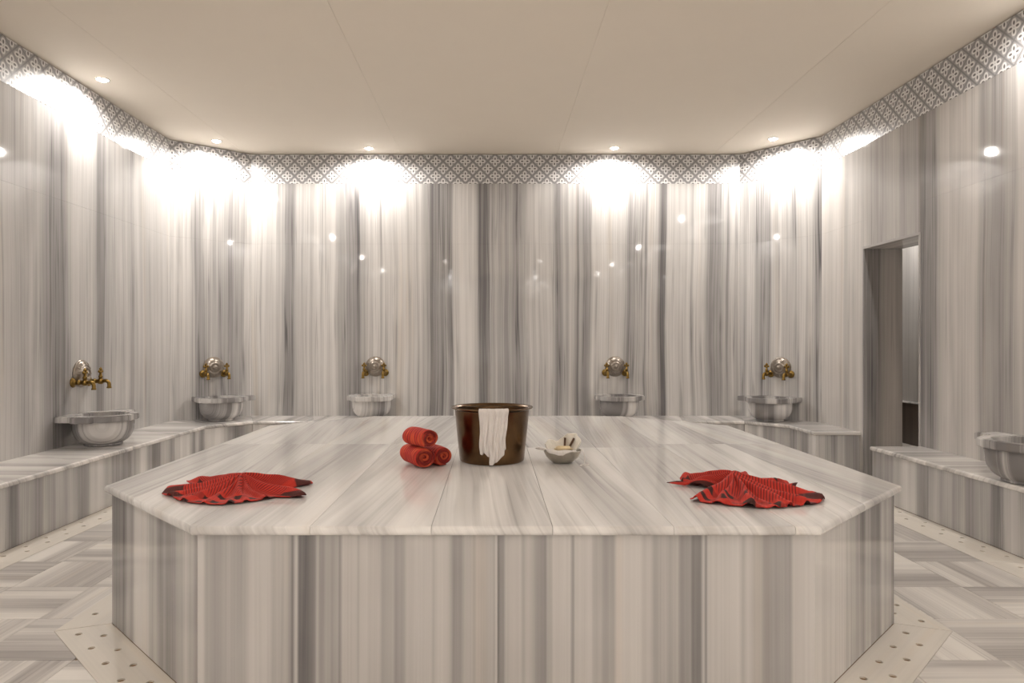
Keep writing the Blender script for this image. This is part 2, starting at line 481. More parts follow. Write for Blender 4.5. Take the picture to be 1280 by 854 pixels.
# ceiling: boards with hairline joints
cb = bmesh.new(); box(cb, XL - 0.3, 5.2, YF - 0.3, 9.3, Z_CEIL + 0.02, Z_CEIL + 0.12)
ceiling = tag(mk('ceiling', cb, M['core'], origin=(0, 3, Z_CEIL)), kind='structure')
ce = [XL - 0.25, -2.5, -0.925, 0.65, 2.225, 3.8, 5.1]
for i in range(len(ce) - 1):
    bm = bmesh.new(); box(bm, ce[i] + 0.0006, ce[i + 1] - 0.0006, YF - 0.25, 9.2, Z_CEIL, Z_CEIL + 0.019, bev=0.0008)
    mk('ceiling_board', bm, M['ceiling'], ceiling, origin=((ce[i] + ce[i + 1]) / 2, 3, Z_CEIL))

# doorway lining and the passage behind it
trim = tag(empty('trim_1', (XR + 0.155, (DOOR0 + DOOR1) / 2, 0)), kind='structure')
def lining(name, x0, x1, y0, y1, z0, z1, vein, mat='wall_right', bev=0.002):
    bm = bmesh.new(); box(bm, x0, x1, y0, y1, z0, z1, bev=bev)
    return mk(name, bm, M[mat], trim, vein=vein, origin=((x0 + x1) / 2, (y0 + y1) / 2, z0))
lining('jamb', XR - 0.004, XR + 0.31, DOOR1 - 0.02, DOOR1, 0, DOOR_TOP - 0.02, lambda c: (7.83 - c.x, 0, c.z))
lining('jamb', XR - 0.004, XR + 0.31, DOOR0, DOOR0 + 0.02, 0, DOOR_TOP - 0.02, lambda c: (c.x + 1.2, 0, c.z))
lining('soffit', XR - 0.006, XR + 0.31, DOOR0, DOOR1, DOOR_TOP - 0.02, DOOR_TOP, lambda c: (c.x + 1.9, 0, c.y), 'bench_top')
bm = bmesh.new(); box(bm, 4.60, 4.70, 4.2, 9.2, 0, Z_CEIL)
wp = tag(mk('wall_passage', bm, M['core'], origin=(4.65, 6.7, 0)), kind='structure')
for i in range(8):
    y0 = 4.2 + i * 0.625
    bm = bmesh.new(); box(bm, 4.58, 4.599, y0 + 0.0006, y0 + 0.6244, 0, Z_CEIL - 0.01, bev=0.001)
    mk('marble_panel', bm, M['wall_right'], wp, vein=lambda c: (c.y - 1.4, 0, c.z), origin=(4.59, y0 + 0.31, 0))
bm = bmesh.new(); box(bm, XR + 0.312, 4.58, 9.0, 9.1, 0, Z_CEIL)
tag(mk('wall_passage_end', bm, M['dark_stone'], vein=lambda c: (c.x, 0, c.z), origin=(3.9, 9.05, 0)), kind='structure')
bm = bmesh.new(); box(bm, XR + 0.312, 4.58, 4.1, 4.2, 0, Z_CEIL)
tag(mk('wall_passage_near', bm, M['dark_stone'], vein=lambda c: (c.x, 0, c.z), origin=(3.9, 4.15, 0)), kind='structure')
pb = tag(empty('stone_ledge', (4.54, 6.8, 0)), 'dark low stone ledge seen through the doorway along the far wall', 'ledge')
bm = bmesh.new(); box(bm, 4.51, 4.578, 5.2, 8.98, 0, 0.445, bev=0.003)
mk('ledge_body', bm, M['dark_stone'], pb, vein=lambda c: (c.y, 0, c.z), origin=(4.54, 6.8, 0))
bm = bmesh.new(); box(bm, 4.50, 4.578, 5.2, 8.98, 0.445, 0.460, bev=0.004)
mk('top_slab', bm, M['bench_top'], pb, vein=lambda c: (c.y, 0, c.x), origin=(4.54, 6.8, 0.445))

# ------------------------------------------------------------------ floor
PX = 0.04
HW, HF = 1.548, 0.948                # platform half width, half front edge
PY0, PY1, PY2, PY3 = 2.05, 2.651, 4.60, 5.20
ZP = 0.54
OCT = [(PX - HF, PY0), (PX + HF, PY0), (PX + HW, PY1), (PX + HW, PY2), (PX + HF, PY3), (PX - HF, PY3), (PX - HW, PY2), (PX - HW, PY1)]
BODY = inset(OCT, 0.024)
RIM = inset(BODY, -0.178)            # outer edge of the drain border
BX0, BX1 = -2.563, 2.66              # bench faces
FX0, FX1 = -2.375, 2.455             # inner edges of the perimeter drain border
FY1 = 6.20

bm = bmesh.new(); box(bm, XL - 0.2, 5.1, YF - 0.2, 9.2, -0.10, -0.005)
floor = tag(mk('floor', bm, M['grout'], origin=(0, 3, -0.05)), kind='structure')
W = 0.355
TX, TY = 2.105, 2.352
g = 0.0009
def tile_mesh(poly):
    bm = bmesh.new()
    prism(bm, [(x, y) for x, y in poly], -0.014, 0.0, bev=0.0009)
    return bm
h = W / 2 - g
proto = {}
for r in (0, 1):
    bm = tile_mesh([(-h, -h), (h, -h), (h, h), (-h, h)])
    bmesh.ops.recalc_face_normals(bm, faces=bm.faces[:])
    me = bpy.data.meshes.new('floor_tile'); bm.to_mesh(me); bm.free()
    a = me.attributes.new('vein', 'FLOAT_VECTOR', 'POINT')
    for i, v in enumerate(me.vertices):
        a.data[i].vector = (v.co.y, 0, v.co.x) if r == 0 else (v.co.x, 0, v.co.y)
    me.materials.append(M['tile'])
    proto[r] = me
def outside(poly, hull):
    """pieces of a convex polygon outside a convex counter-clockwise hull"""
    pieces, rest = [], poly
    n = len(hull)
    for i in range(n):
        p, q = hull[i], hull[(i + 1) % n]
        a, b = (q[1] - p[1]), -(q[0] - p[0])      # outward normal
        c = a * p[0] + b * p[1]
        o = clip_half(rest, -a, -b, -c)
        if area2(o) > 2e-4: pieces.append(o)
        rest = clip_half(rest, a, b, c)
        if area2(rest) < 1e-6: return pieces, False
    return pieces, True
RIMG = inset(RIM, -0.001)
for ix in range(-14, 12):
    for iy in range(-11, 12):
        x0, y0 = TX + ix * W, TY + iy * W
        if x0 + W < FX0 or x0 > FX1 or y0 > FY1 or y0 < -1.25: continue
        r = (ix + iy) % 2
        # cell (0,1) carries cross veins, (0,0) veins running away from the camera
        r = 1 - r
        sq = [(x0 + g, y0 + g), (x0 + W - g, y0 + g), (x0 + W - g, y0 + W - g), (x0 + g, y0 + W - g)]
        cl_ = clip_half(clip_half(clip_half(clip_half(sq, -1, 0, -(FX0 + g)), 1, 0, FX1 - g), 0, 1, FY1), 0, -1, -YF)
        if area2(cl_) < 4e-4: continue
        pcs, hit = outside(cl_, RIMG)
        if not pcs: continue
        cx, cy = x0 + W / 2, y0 + W / 2
        whole = (not hit) and abs(area2(cl_) - area2(sq)) < 1e-6
        if whole:
            o = bpy.data.objects.new('floor_tile', proto[r]); COL.objects.link(o)
            o.parent = floor; o.location = Vector((cx, cy, 0)) - floor.location
        else:
            bm = bmesh.new()
            for pc in (pcs if hit else [cl_]):
                b2 = bmesh.new(); prism(b2, pc, -0.014, 0.0, bev=0)
                me = bpy.data.meshes.new('tmp'); b2.to_mesh(me); b2.free(); bm.from_mesh(me); bpy.data.meshes.remove(me)
            mk('floor_tile', bm, M['tile'], floor, vein=(lambda c: (c.y - cy, 0, c.x - cx)) if r == 0 else (lambda c: (c.x - cx, 0, c.y - cy)), origin=(cx, cy, 0))

def drain_slab(poly, a, b, inward, length_pad=0.06):
    """perforated slab; a->b is the edge the two staggered rows of holes follow, inward points away from that edge"""
    a, b, nrm = Vector(a), Vector(b), Vector(inward)
    L = (b - a).length; t = (b - a) / L
    holes = []
    for row, off, ph in ((0.055, 0.0, 0.10), (0.118, 0.0, 0.02)):
        s = ph
        while s < L - 0.03:
            p = a + t * s + nrm * row
            q = p
            if all((poly[(i + 1) % len(poly)][0] - poly[i][0]) * (q.y - poly[i][1]) - (poly[(i + 1) % len(poly)][1] - poly[i][1]) * (q.x - poly[i][0]) > 0.028 * math.dist(poly[i], poly[(i + 1) % len(poly)]) for i in range(len(poly))):
                holes.append((p.x, p.y, 0.0125))
            s += 0.165
    bm = bmesh.new()
    prism(bm, poly, -0.018, 0.0008, holes=holes, bev=0)
    c = sum((Vector(p) for p in poly), Vector((0, 0))) / len(poly)
    s_ = mk('drain_slab', bm, M['drain'], floor, vein=lambda co: (co.x * t.y - co.y * t.x, 0, co.x * t.x + co.y * t.y), origin=(c.x, c.y, 0))
    return s_
B1 = inset(BODY, -0.0015); R1 = inset(RIM, 0.0)
for i in range(8):
    j = (i + 1) % 8
    a, b, c, d = B1[i], B1[j], R1[j], R1[i]
    e = Vector(b) - Vector(a); e.normalize()
    out = Vector((e.y, -e.x))
    a2, b2 = Vector(a) + e * 0.0022, Vector(b) - e * 0.0022
    d2, c2 = Vector(d) + e * 0.0022, Vector(c) - e * 0.0022
    drain_slab([tuple(a2), tuple(d2), tuple(c2), tuple(b2)], a2, b2, out)
def strip(x0, x1, edge, inw, y=-1.2, end=FY1):
    while y < end - 0.05:
        y1 = min(y + 0.92, end)
        drain_slab([(x0, y + 0.001), (x1, y + 0.001), (x1, y1 - 0.001), (x0, y1 - 0.001)], (edge, y), (edge, y1), inw)
        y = y1
strip(BX0 + 0.001, FX0 - 0.001, BX0, (1, 0))
strip(FX1 + 0.001, 2.6895, 2.6895, (-1, 0), -1.2, DOOR0)
strip(FX1 + 0.001, BX1 - 0.001, BX1, (-1, 0), DOOR0, FY1)

# plain marble paving of the rear half of the room, behind the camera
bm = bmesh.new(); box(bm, BX0 + 0.002, BX1 - 0.002, YF + 0.002, -1.21, -0.004, 0.0)
mk('rear_paving', bm, M['tile'], floor, vein=lambda c: (c.x, 0, c.y), origin=(0, -3.5, 0))
# passage floor
bm = bmesh.new(); box(bm, BX1 + 0.002, 4.579, DOOR0 + 0.001, 9.0, -0.004, 0.0)
mk('passage_slab', bm, M['drain'], floor, vein=lambda c: (c.x, 0, c.y), origin=(3.8, 6.5, 0))

# ------------------------------------------------------------------ platform
plat = tag(empty('marble_platform', (PX, (PY0 + PY3) / 2, 0)), 'large octagonal heated platform of striped grey marble in the room centre', 'platform')
bm = bmesh.new(); prism(bm, inset(BODY, 0.021), 0, ZP - 0.03, bev=0)
mk('core', bm, M['core'], plat, origin=(PX, 3.6, 0))
def on_oct(p, q, hull=OCT):
    for i in range(len(hull)):
        a, b = hull[i], hull[(i + 1) % len(hull)]
        L = math.dist(a, b)
        if all(abs((b[0] - a[0]) * (r[1] - a[1]) - (b[1] - a[1]) * (r[0] - a[0])) / L < 1e-4 for r in (p, q)): return True
    return False
xs = [PX - HW, -1.28, -0.915, -0.55, -0.185, 0.18, 0.545, 0.91, 1.275, PX + HW]
ysplit = [3.75, 3.75, 3.75, 3.75, 9, 3.62, 3.62, 3.75, 3.75]
for i in range(len(xs) - 1):
    st = clip_half(clip_half(OCT, 1, 0, xs[i + 1] - (0.0007 if i < len(xs) - 2 else 0)), -1, 0, -xs[i] - (0.0007 if i else 0))
    cuts = [st] if ysplit[i] > 8 else [clip_half(st, 0, 1, ysplit[i] - 0.0005), clip_half(st, 0, -1, -ysplit[i] - 0.0005)]
    for pl in cuts:
        nose = [k for k in range(len(pl)) if on_oct(pl[k], pl[(k + 1) % len(pl)])]
        bm = bmesh.new(); prism(bm, pl, ZP - 0.028, ZP, nose=nose, nose_r=0.0115, nose_seg=4)
        ang = 0.10 * math.sin(i * 1.7)
        o = mk('top_slab', bm, M['top'], plat, vein=lambda c: (c.x * math.cos(ang) + (c.y - 3) * math.sin(ang), (c.z - ZP), c.y), origin=((xs[i] + xs[i + 1]) / 2, sum(p[1] for p in pl) / len(pl), ZP))
BI = inset(BODY, 0.02)
for i in range(8):
    j = (i + 1) % 8
    a, b = Vector(BODY[i]), Vector(BODY[j]); c, d = Vector(BI[j]), Vector(BI[i])
    parts = 1 if i % 2 else 2
    e = (b - a).normalized()
    for k in range(parts):
        f0, f1 = k / parts, (k + 1) / parts
        if i == 0: f0, f1 = (0.0, 0.488) if k == 0 else (0.488, 1.0)
        P = [a.lerp(b, f0) + e * 0.0003, a.lerp(b, f1) - e * 0.0003, d.lerp(c, f1) - e * 0.0003, d.lerp(c, f0) + e * 0.0003]
        bm = bmesh.new(); prism(bm, [tuple(p) for p in P], 0.0015, ZP - 0.0285, bev=0.0006)
        if i == 0: vf = lambda co: (co.x, 0, co.z)
        else: vf = lambda co, i=i, a=a, e=e: ((Vector((co.x, co.y)) - a).dot(e) + 11.3 * i, 0, co.z)
        m_ = (P[0] + P[1]) / 2
        mk('side_panel', bm, M['front'] if i == 0 else M['side'], plat, vein=vf, origin=(m_.x, m_.y, 0))

# ------------------------------------------------------------------ benches
def bench(name, inner, outer, cuts, label, root_at):
    """inner / outer: matching polylines of the front edge and the wall side; cuts: pieces per segment"""
    root = tag(empty(name, root_at), label, 'bench', 'built-in wall benches')
    core = bmesh.new()
    for s in range(len(inner) - 1):
        i0, i1, o0, o1 = (Vector(p) for p in (inner[s], inner[s + 1], outer[s], outer[s + 1]))
        t = (i1 - i0).normalized()
        n = Vector((t.y, -t.x))
        if n.dot(o0 - i0) < 0: n = -n          # from the front edge towards the wall
        nc = cuts[s]
        for k in range(nc):
            f0, f1 = k / nc, (k + 1) / nc
            a, b, c, d = i0.lerp(i1, f0), i0.lerp(i1, f1), o0.lerp(o1, f1), o0.lerp(o1, f0)
            g_ = t * 0.0007
            P = [a + g_, b - g_, c - g_ - n * 0.001, d + g_ - n * 0.001]
            ccw = area2([tuple(p) for p in P]) > 0
            poly = [tuple(p) for p in (P if ccw else P[::-1])]
            nose = [0] if ccw else [2]
            if s == 0 and k == 0 and 'end0' in ENDS.get(name, ()): nose.append(3)
            if s == len(inner) - 2 and k == nc - 1 and 'end1' in ENDS.get(name, ()): nose.append(1)
            bm = bmesh.new(); prism(bm, poly, Z_BENCH - 0.03, Z_BENCH, nose=nose, nose_r=0.011)
            m_ = (a + b + c + d) / 4
            o = mk('top_slab', bm, M['bench_top'], root, vein=lambda co: ((co.x - m_.x) * t.x + (co.y - m_.y) * t.y, co.z - Z_BENCH, (co.x - m_.x) * n.x + (co.y - m_.y) * n.y), origin=(m_.x, m_.y, Z_BENCH))
            # front panel, set back under the nosing
            u0 = 0.017
            qa = g_ if not (k == 0 and s > 0) else -t * 0.0072
            qb = g_ if not (k == nc - 1 and s < len(inner) - 2) else -t * 0.0072
            Q = [a + n * u0 + qa, b + n * u0 - qb, b + n * (u0 + 0.02) - qb, a + n * (u0 + 0.02) + qa]
            Qp = [tuple(p) for p in (Q if area2([tuple(p) for p in Q]) > 0 else Q[::-1])]
            bm = bmesh.new(); prism(bm, Qp, 0.0015, Z_BENCH - 0.0305, bev=0.001)
            mk('front_panel', bm, M['side'], root, vein=lambda co: (co.x * t.x + co.y * t.y + 5.1 * s + 2.0 * len(name), 0, co.z), origin=(m_.x, m_.y, 0))
        cut = t * 0.04 if s == len(inner) - 2 else t * 0.0
        C = [i0 + n * 0.04, i1 + n * 0.04 - cut, o1 - n * 0.002 - cut, o0 - n * 0.002]
        Cp = [tuple(p) for p in (C if area2([tuple(p) for p in C]) > 0 else C[::-1])]
        b2 = bmesh.new(); prism(b2, Cp, 0, Z_BENCH - 0.031, bev=0)
        me = bpy.data.meshes.new('tmp'); b2.to_mesh(me); b2.free(); core.from_mesh(me); bpy.data.meshes.remove(me)
    mk('core', core, M['core'], root, origin=root_at)
    return root
ENDS = {'wall_bench': ('end1',), 'side_bench': ('end1',)}
wb = bench('wall_bench',
      [(-2.546, YF), (-2.546, 6.07), (-2.25, 6.40), (2.36, 6.40), (2.645, 6.11), (2.645, 5.63)],
      [(XL, YF), (XL, CL), (BLx, YB), (BRx, YB), (XR, CR), (XR, 5.63)], [19, 1, 8, 1, 1],
      'long low marble bench running along the left and back walls to the doorway', (-2.79, 3, 0))
sb = bench('side_bench', [(2.675, YF), (2.675, DOOR0)], [(XR, YF), (XR, DOOR0)], [17],
      'short low marble bench on the right wall in front of the doorway', (2.85, 2, 0))
# their end faces towards the doorway
for root, x0, y, dy in ((wb, 2.662, 5.63, 1), (sb, 2.692, DOOR0, -1)):
    bm = bmesh.new()
    ya, yb = sorted((y + dy * 0.016, y + dy * 0.0355))
    box(bm, x0 + 0.021, XR - 0.002, min(ya, yb), max(ya, yb), 0.0015, Z_BENCH - 0.0305, bev=0.001)
    mk('end_panel', bm, M['side'], root, vein=lambda co: (co.x + 3.3 + y, 0, co.z), origin=((x0 + XR) / 2, y, 0))

# ------------------------------------------------------------------ downlights
def downlight(x, y, label, z=Z_CEIL, power=LAMP_POWER, beam=174, blend=0.45):
    root = tag(empty('recessed_downlight', (x, y, z)), label, 'downlight', 'recessed ceiling downlights')
    bm = bmesh.new(); lathe(bm, [(0.037, -0.001), (0.037, -0.006), (0.046, -0.006), (0.050, -0.003), (0.050, -0.0005)], 28)
    mk('trim_ring', bm, M['lamp_ring'], root, smooth=True)
    bm = bmesh.new(); lathe(bm, [(0.0, -0.017), (0.013, -0.0163), (0.024, -0.0135), (0.032, -0.009), (0.036, -0.003)], 28)
    mk('lens', bm, M['lens'], root, smooth=True)
    li = bpy.data.lights.new('downlight_beam', 'SPOT')
    li.energy = power; li.color = LAMP_COLOUR
    li.spot_size = math.radians(beam); li.spot_blend = blend; li.shadow_soft_size = 0.025
    lo = bpy.data.objects.new('downlight_beam', li); COL.objects.link(lo)
    lo.parent = root; lo.location = (0, 0, -0.045)
    return root
downlight(-1.215, 6.69, 'small bright ceiling downlight left of centre by the back wall')
downlight(1.19, 6.68, 'small bright ceiling downlight right of centre by the back wall')
downlight(-2.61, 6.45, 'small bright ceiling downlight over the left corner wall')
downlight(2.62, 6.38, 'small bright ceiling downlight over the right corner wall')
downlight(-2.83, 4.95, 'small bright ceiling downlight nearest the camera on the left')
downlight(2.83, 3.55, 'ceiling downlight over the near right marble basin')
for x, y, lb in ((-2.83, 1.75, 'ceiling downlight beside the left wall level with the platform front'),
                 (2.83, 0.55, 'ceiling downlight beside the right wall just ahead of the camera'),
                 (-2.83, -1.0, 'ceiling downlight beside the left wall just behind the camera'),
                 (2.83, -2.4, 'ceiling downlight beside the right wall behind the camera'),
                 (-2.83, -3.7, 'ceiling downlight beside the left wall at the rear of the room'),
                 (2.83, -4.6, 'ceiling downlight beside the right wall at the rear of the room'),
                 (-1.2, YF + 0.21, 'ceiling downlight over the rear wall on the left'),
                 (1.2, YF + 0.21, 'ceiling downlight over the rear wall on the right')):
    downlight(x, y, lb)
for x, y, lb in ((-1.1, -2.0, 'front left of four added fill lamps over the unseen rear half of the room'), (1.1, -2.0, 'front right of four added fill lamps over the unseen rear half of the room'),
                 (-1.1, -4.2, 'back left of four added fill lamps over the unseen rear half of the room'), (1.1, -4.2, 'back right of four added fill lamps over the unseen rear half of the room')):
    downlight(x, y, lb, power=290.0, beam=110, blend=0.8)  # strong extra lamps behind the camera, added to raise the bounced ambient light
downlight(3.95, 7.0, 'ceiling downlight in the passage beyond the doorway', power=70.0)

# ------------------------------------------------------------------ marble basins
def basin(loc, rz, ear_l, ear_r, label, R=0.195, seed=0.0):
    root = tag(empty('marble_basin', loc, rz), label, 'basin', 'carved marble basins on the benches')
    vf = lambda c: (c.x * 0.92 + c.y * 0.38 + seed, c.x * -0.3, c.z)
    k = R / 0.195
    outer = [(0.0, 0.0), (0.115, 0.0), (0.122, 0.004), (0.122, 0.016), (0.130, 0.021), (0.152, 0.034), (0.172, 0.056), (0.185, 0.085), (0.193, 0.12), (0.195, 0.150), (0.195, 0.176)]
    inner = [(0.160, 0.176), (0.158, 0.14), (0.146, 0.09), (0.115, 0.058), (0.06, 0.047), (0.0, 0.045)]
    bm = bmesh.new(); lathe(bm, [(r * k, z) for r, z in outer + inner], 48)
    o = mk('bowl', bm, M['basin'], root, vein=vf); sharp(o, 40)
    q = 0.205 * k
    poly = [(-q, 0.222), (-q, 0.09)] + ([(-q - ear_l, 0.085), (-q - ear_l, -0.045)] if ear_l > 0.005 else []) + \
           [(-q, -0.05), (-q + 0.01, -0.10), (-0.125, -0.195), (-0.05, -0.215), (0.05, -0.215), (0.125, -0.195), (q - 0.01, -0.10), (q, -0.05)] + \
           ([(q + ear_r, -0.045), (q + ear_r, 0.085)] if ear_r > 0.005 else []) + [(q, 0.09), (q, 0.222)]
    bm = bmesh.new()
    loops = [[Vector((x, y, 0)) for x, y in poly], [Vector((0.160 * k * math.cos(-a * PI / 20), 0.160 * k * math.sin(-a * PI / 20), 0)) for a in range(40)]]
    flat = loops[0] + loops[1]
    z0, z1 = 0.1765, 0.221
    vb = [bm.verts.new((p.x, p.y, z0)) for p in flat]; vt = [bm.verts.new((p.x, p.y, z1)) for p in flat]
    for tri in tessellate_polygon(loops):
        bm.faces.new([vt[i] for i in tri]); bm.faces.new([vb[i] for i in reversed(tri)])
    kk = 0
    for l in loops:
        n = len(l)
        for i in range(n):
            a, b = kk + i, kk + (i + 1) % n
            bm.faces.new((vb[a], vb[b], vt[b], vt[a]))
        kk += n
    bmesh.ops.recalc_face_normals(bm, faces=bm.faces[:])
    es = [e for e in bm.edges if len(e.link_faces) == 2 and e.calc_face_angle(0) > 0.7 and abs(e.verts[0].co.z - e.verts[1].co.z) < 1e-5]
    bmesh.ops.bevel(bm, geom=es, offset=0.0045, segments=2, affect='EDGES')
    o = mk('rim', bm, M['basin'], root, vein=vf); sharp(o, 40)
    o['label'] = 'thick flat marble rim with projecting ear'
    return root

def wall_pt(s, side, d):
    """point on a corner wall, s along it, d out into the room"""
    if side == 'L': t = Vector((BLx - XL, YB - CL)).normalized(); p = Vector((XL, CL)) + t * s
    else: t = Vector((XR - BRx, CR - YB)).normalized(); p = Vector((BRx, YB)) + t * s
    n = Vector((t.y, -t.x))
    p += n * d
    return (p.x, p.y), math.atan2(t.y, t.x)
B_OFF = 0.225
ZB = Z_BENCH + 0.0005
pL, rL = wall_pt(0.40, 'L', B_OFF); pR, rR = wall_pt(0.42, 'R', B_OFF)
basin((-1.185, YB - B_OFF, ZB), 0, 0.035, 0.0, 'pale marble basin with dark left stripe on back bench, left of the bucket', 0.190, 3.0)
basin((1.235, YB - B_OFF, ZB), 0, 0.03, 0.04, 'grey and white striped marble basin on back bench, right of the bucket', 0.190, 8.0)
basin((pL[0], pL[1], ZB), rL, 0.015, 0.11, 'grey marble basin on the bench in the left corner', 0.195, 1.0)
basin((pR[0], pR[1], ZB), rR, 0.10, 0.012, 'boldly striped marble basin on the bench in the right corner', 0.195, 5.0)
basin((XL + B_OFF, 4.92, ZB), PI / 2, 0.05, 0.14, 'grey marble basin on the left wall bench, nearest the camera', 0.200, 6.0)
basin((XR - B_OFF, 3.57, ZB), -PI / 2, 0.14, 0.05, 'dark grey marble basin cut off by the right edge of the photo', 0.200, 9.0)

# ------------------------------------------------------------------ wall faucets: embossed plate and two brass taps
def faucet(loc, rz, label):
    root = tag(empty('wall_faucet', loc, rz), label, 'faucet', 'wall faucets above the basins')
    bm = bmesh.new()
    lathe(bm, [(0.0, 0.0005), (0.100, 0.0005), (0.102, 0.006), (0.098, 0.012), (0.090, 0.014), (0.084, 0.022), (0.072, 0.034), (0.060, 0.040), (0.056, 0.038), (0.050, 0.041), (0.044, 0.046), (0.036, 0.047), (0.033, 0.043), (0.0, 0.043)], 40, axis='Y')
    pl = mk('rosette_plate', bm, M['tin'], root); sharp(pl, 30)
    pl['label'] = 'round embossed tin plate'
    bm = bmesh.new(); lathe(bm, [(0.022, 0.0425), (0.022, 0.050), (0.016, 0.056), (0.011, 0.055), (0.008, 0.060), (0.0, 0.062)], 24, axis='Y')
    mk('boss', bm, M['tin'], pl, smooth=True)
    # raised petals around the plate
    bm = bmesh.new()
    for k in range(12):
        a = k * PI / 6
        c = Vector((0.079 * math.cos(a), -0.030, 0.079 * math.sin(a)))
        d = Vector((math.cos(a), 0.62, math.sin(a)))
        tube(bm, [c - d * 0.012, c, c + d * 0.010], [0.002, 0.0042, 0.002], 6)
    mk('embossed_petals', bm, M['tin'], pl, smooth=True)['kind'] = 'stuff'
    for s in (-1, 1):
        x, z = 0.098 * s, -0.062
        bm = bmesh.new()
        lathe(bm, [(0.0, 0.0005), (0.036, 0.0005), (0.036, 0.007), (0.027, 0.013), (0.018, 0.018), (0.015, 0.035), (0.020, 0.040), (0.020, 0.050), (0.016, 0.054), (0.016, 0.072), (0.022, 0.077), (0.022, 0.100), (0.015, 0.107), (0.0, 0.107)], 18, x, 0, z, axis='Y')
        tap = mk('tap', bm, M['brass'], root, smooth=True)
        bm = bmesh.new()
        pts = [(x, -0.098, z)]
        for k in range(7):
            a = PI / 2 * k / 6
            pts.append((x, -0.125 - 0.028 * math.sin(a), z + 0.004 - 0.028 * (1 - math.cos(a))))
        pts += [(x, -0.153, z - 0.040), (x, -0.153, z - 0.043), (x, -0.153, z - 0.052)]
        tube(bm, pts, [0.0135] * 8 + [0.0135, 0.0175, 0.0165], 12)
        mk('spout', bm, M['brass'], tap, smooth=True)
        bm = bmesh.new()
        tube(bm, [(x, -0.089, z + 0.012), (x, -0.089, z + 0.030), (x, -0.089, z + 0.036), (x, -0.089, z + 0.043), (x, -0.089, z + 0.062)], [0.015, 0.012, 0.018, 0.011, 0.009], 12)
        for dx, dz, r in ((-0.017, 0.074, 0.0105), (0.017, 0.074, 0.0105), (0, 0.091, 0.012), (0, 0.068, 0.011)):
            tube(bm, [(x + dx, -0.089, z + dz - r), (x + dx, -0.089, z + dz - r * 0.5), (x + dx, -0.089, z + dz), (x + dx, -0.089, z + dz + r * 0.6), (x + dx, -0.089, z + dz + r * 1.2)], [r * 0.4, r * 0.9, r, r * 0.75, r * 0.2], 10)
        tube(bm, [(x - 0.014, -0.089, z + 0.073), (x + 0.014, -0.089, z + 0.073)], 0.006, 8)
        mk('tap_handle', bm, M['brass'], tap, smooth=True)
    return root
ZF = 0.862
fL, _ = wall_pt(0.40, 'L', 0.001); fR, _ = wall_pt(0.42, 'R', 0.001)
faucet((-1.185, YB - 0.001, ZF), 0, 'round tin faucet plate with brass taps on back wall, left of the bucket')
faucet((1.235, YB - 0.001, ZF), 0, 'round tin faucet plate with brass taps on back wall, right of the bucket')
faucet((fL[0], fL[1], ZF), rL, 'faucet plate with brass taps on the left corner wall')
faucet((fR[0], fR[1], ZF), rR, 'faucet plate with brass taps on the right corner wall')
faucet((XL + 0.001, 5.02, ZF + 0.01), PI / 2, 'faucet plate with projecting brass taps on the left wall, seen sideways')
faucet((XR - 0.001, 3.57, ZF), -PI / 2, 'faucet plate with brass taps on right wall above the cut-off basin')

# ------------------------------------------------------------------ bronze bucket
def bronze():
    t = NT('dark_bronze')
    tc = t.n('ShaderNodeTexCoord').outputs['Object']
    f = t.noise(tc, 4, 0.6, 7.0)
    f2 = t.noise(tc, 3, 0.5, 45.0)
    c = t.mix(t.rng(f, 0.38, 0.64), (0.10, 0.060, 0.032), (0.165, 0.098, 0.048))
    r = t.m('MULTIPLY_ADD', f2, 0.10, 0.20)
    return t.set(Base_Color=c, Metallic=1.0, Roughness=r)
M['bronze'] = bronze()
BXc, BYc = -0.004, 3.225
bucket = tag(empty('bronze_bucket', (BXc, BYc, ZP + 0.0005)), 'dark bronze bucket with flared rim standing in the middle of the platform', 'bucket')
bm = bmesh.new()
lathe(bm, [(0.0, 0.0), (0.146, 0.0), (0.150, 0.003), (0.152, 0.008), (0.160, 0.08), (0.168, 0.16), (0.176, 0.240), (0.1725, 0.240), (0.164, 0.16), (0.156, 0.08), (0.147, 0.012), (0.0, 0.006)], 72)
o = mk('bucket_wall', bm, M['bronze'], bucket); sharp(o, 40)
bm = bmesh.new()
lathe(bm, [(0.176, 0.2405), (0.182, 0.2440), (0.188, 0.2460), (0.1915, 0.2480), (0.1935, 0.2510), (0.1925, 0.2545), (0.189, 0.2550), (0.185, 0.2520), (0.178, 0.2490), (0.1725, 0.2440), (0.1725, 0.2405)], 72, closed=True)
mk('rim', bm, M['bronze'], bucket, smooth=True)

